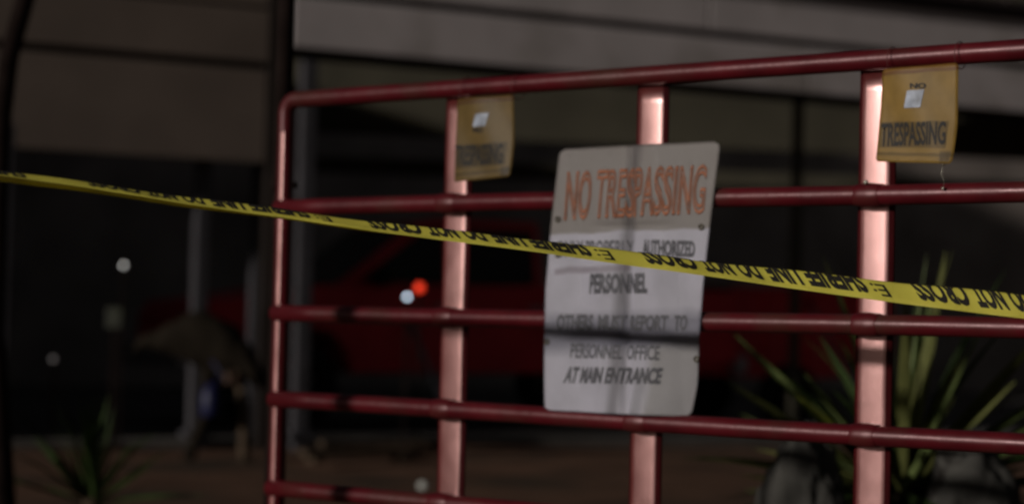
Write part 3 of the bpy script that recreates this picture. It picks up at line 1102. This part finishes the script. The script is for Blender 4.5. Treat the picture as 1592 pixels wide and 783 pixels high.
# pale stones on the ground
def stone(label, px, py, d, r, m=M_WHITE, name='pale_stone', cat='stone', grp=None):
    P = at(px, py, d)
    bm = bmesh.new()
    bmesh.ops.create_icosphere(bm, subdivisions=3, radius=r)
    for v in bm.verts:
        v.co *= 1 + 0.25 * noise.noise(v.co * (1.6 / r) + V((px, 0, 0)))
        v.co.z *= 0.9
    o = from_bm(name, bm, m, None, True, (P.x, P.y, P.z))
    tag(o, label, cat, grp)
    return o
stone('small pale round stone on the dirt, low between the upright and the left strap', 658, 754, 11.6, 0.030)

# left edge: dark leaning pipe
P = at(18, 700, 9.0)
lp = thing('leaning_pipe', 'dark curved pipe rising out of the top left corner', 'pipe', (P.x, P.y, 0))
bm = bmesh.new()
pts = [V((0, 0, 0))] + [at(x, y, 9.0) - V((P.x, P.y, 0)) for x, y in ((-8, 520), (-2, 300), (3, 180), (14, 90), (30, 30), (44, -20), (70, -90))]
add_tube(bm, pts, 0.045, 14)
from_bm('pipe', bm, M_BLACKSTEEL, lp, True)
bm = bmesh.new(); add_tube(bm, [V((0, 0, 0)), V((0, 0, 0.05))], 0.09, 14)
from_bm('foot', bm, M_BLACKSTEEL, lp)

# ------------------------------------------------------------------ yuccas
def leaf_mesh(L, W, droop, fold, nseg=9):
    bm = bmesh.new()
    rows = []
    for i in range(nseg + 1):
        t = i / nseg
        wd = W * (0.55 + 1.2 * t - 1.75 * t * t) if t < 0.5 else W * (0.7125 * (1 - ((t - 0.5) / 0.5) ** 1.6))
        wd = max(wd, 0.0006)
        x = L * t * (1 - 0.12 * droop * t)
        z = -droop * L * 0.35 * t * t
        rows.append([bm.verts.new((x, -wd, z + fold * wd)), bm.verts.new((x, 0, z - fold * wd * 0.4)), bm.verts.new((x, wd, z + fold * wd))])
    for i in range(nseg):
        for k in (0, 1):
            bm.faces.new((rows[i][k], rows[i + 1][k], rows[i + 1][k + 1], rows[i][k + 1]))
    bmesh.ops.solidify(bm, geom=bm.faces[:], thickness=0.0015)
    bmesh.ops.recalc_face_normals(bm, faces=bm.faces)
    me = bpy.data.meshes.new('leaf')
    bm.to_mesh(me); bm.free()
    for p in me.polygons: p.use_smooth = True
    return me


def yucca(label, px, py, d, n, Lm, Wm, hz=0.0, seed=1, lo=-15, up=1.0):
    rnd = random.Random(seed)
    P = at(px, py, d)
    t = thing('yucca_plant', label, 'plant', (P.x, P.y, 0))
    bm = bmesh.new()
    add_tube(bm, [V((0, 0, -0.05)), V((0.01, 0, P.z * 0.5)), V((0, 0, P.z))], [0.07, 0.055, 0.05], 12)
    for v in bm.verts: v.co += noise.noise_vector(v.co * 22) * 0.012
    from_bm('trunk', bm, M_WOOD, t, True)
    ms = []
    for i in range(9):
        me = leaf_mesh(Lm * (0.75 + 0.07 * i), Wm * (0.8 + 0.05 * (i % 4)), (i % 3) * 0.28, 0.25)
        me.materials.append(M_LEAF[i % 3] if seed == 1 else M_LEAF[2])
        ms.append(me)
    for i in range(n):
        q = (i + 0.5) / n
        el = math.radians(lo + (88 - lo) * q ** up + rnd.uniform(-6, 6))
        az = i * 2.39996 + rnd.uniform(-0.2, 0.2)
        o = bpy.data.objects.new('leaf', ms[rnd.randrange(9)])
        COL.objects.link(o)
        o.parent = t
        o.location = (0.03 * math.cos(az) * math.cos(el), 0.03 * math.sin(az) * math.cos(el), P.z - 0.03 + 0.05 * q)
        o.rotation_euler = (rnd.uniform(-1.3, 1.3), -el, az)
        o.rotation_mode = 'XYZ'
    return t
yucca('large green yucca with stiff blades fanning out behind the right strap', 1400, 764, 6.9, 104, 0.72, 0.031, seed=1, lo=-12, up=1.55)
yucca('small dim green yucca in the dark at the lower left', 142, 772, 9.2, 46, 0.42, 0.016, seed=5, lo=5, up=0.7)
# pitted boulders under the big yucca
def boulder(label, px, py, d, rx, rz, seed):
    P = at(px, py, d)
    bm = bmesh.new()
    bmesh.ops.create_icosphere(bm, subdivisions=5, radius=1.0)
    pits = [(V((-0.25, -1, 0.25)).normalized(), 0.30), (V((0.35, -1, 0.1)).normalized(), 0.16), (V((0.1, -1, -0.5)).normalized(), 0.2), (V((-0.7, -0.7, -0.2)).normalized(), 0.2)]
    for v in bm.verts:
        n_ = v.co.normalized()
        r = 1 + 0.22 * noise.noise(n_ * 1.7 + V((seed, 0, 0))) + 0.09 * noise.noise(n_ * 5 + V((seed, 4, 0)))
        r += 0.05 * noise.noise(n_ * 13 + V((seed, 1, 7))) + 0.025 * noise.noise(n_ * 27 + V((seed, 1, 2)))
        for pd, pw in pits:
            a = (n_ - pd).length
            r -= 0.38 * math.exp(-(a / pw) ** 4)
        v.co = V((n_.x * rx, n_.y * rx * 0.8, n_.z * rz)) * r
    o = from_bm('boulder', bm, M_ROCK, None, True, (P.x, P.y, rz * 0.86))
    tag(o, label, 'boulder')
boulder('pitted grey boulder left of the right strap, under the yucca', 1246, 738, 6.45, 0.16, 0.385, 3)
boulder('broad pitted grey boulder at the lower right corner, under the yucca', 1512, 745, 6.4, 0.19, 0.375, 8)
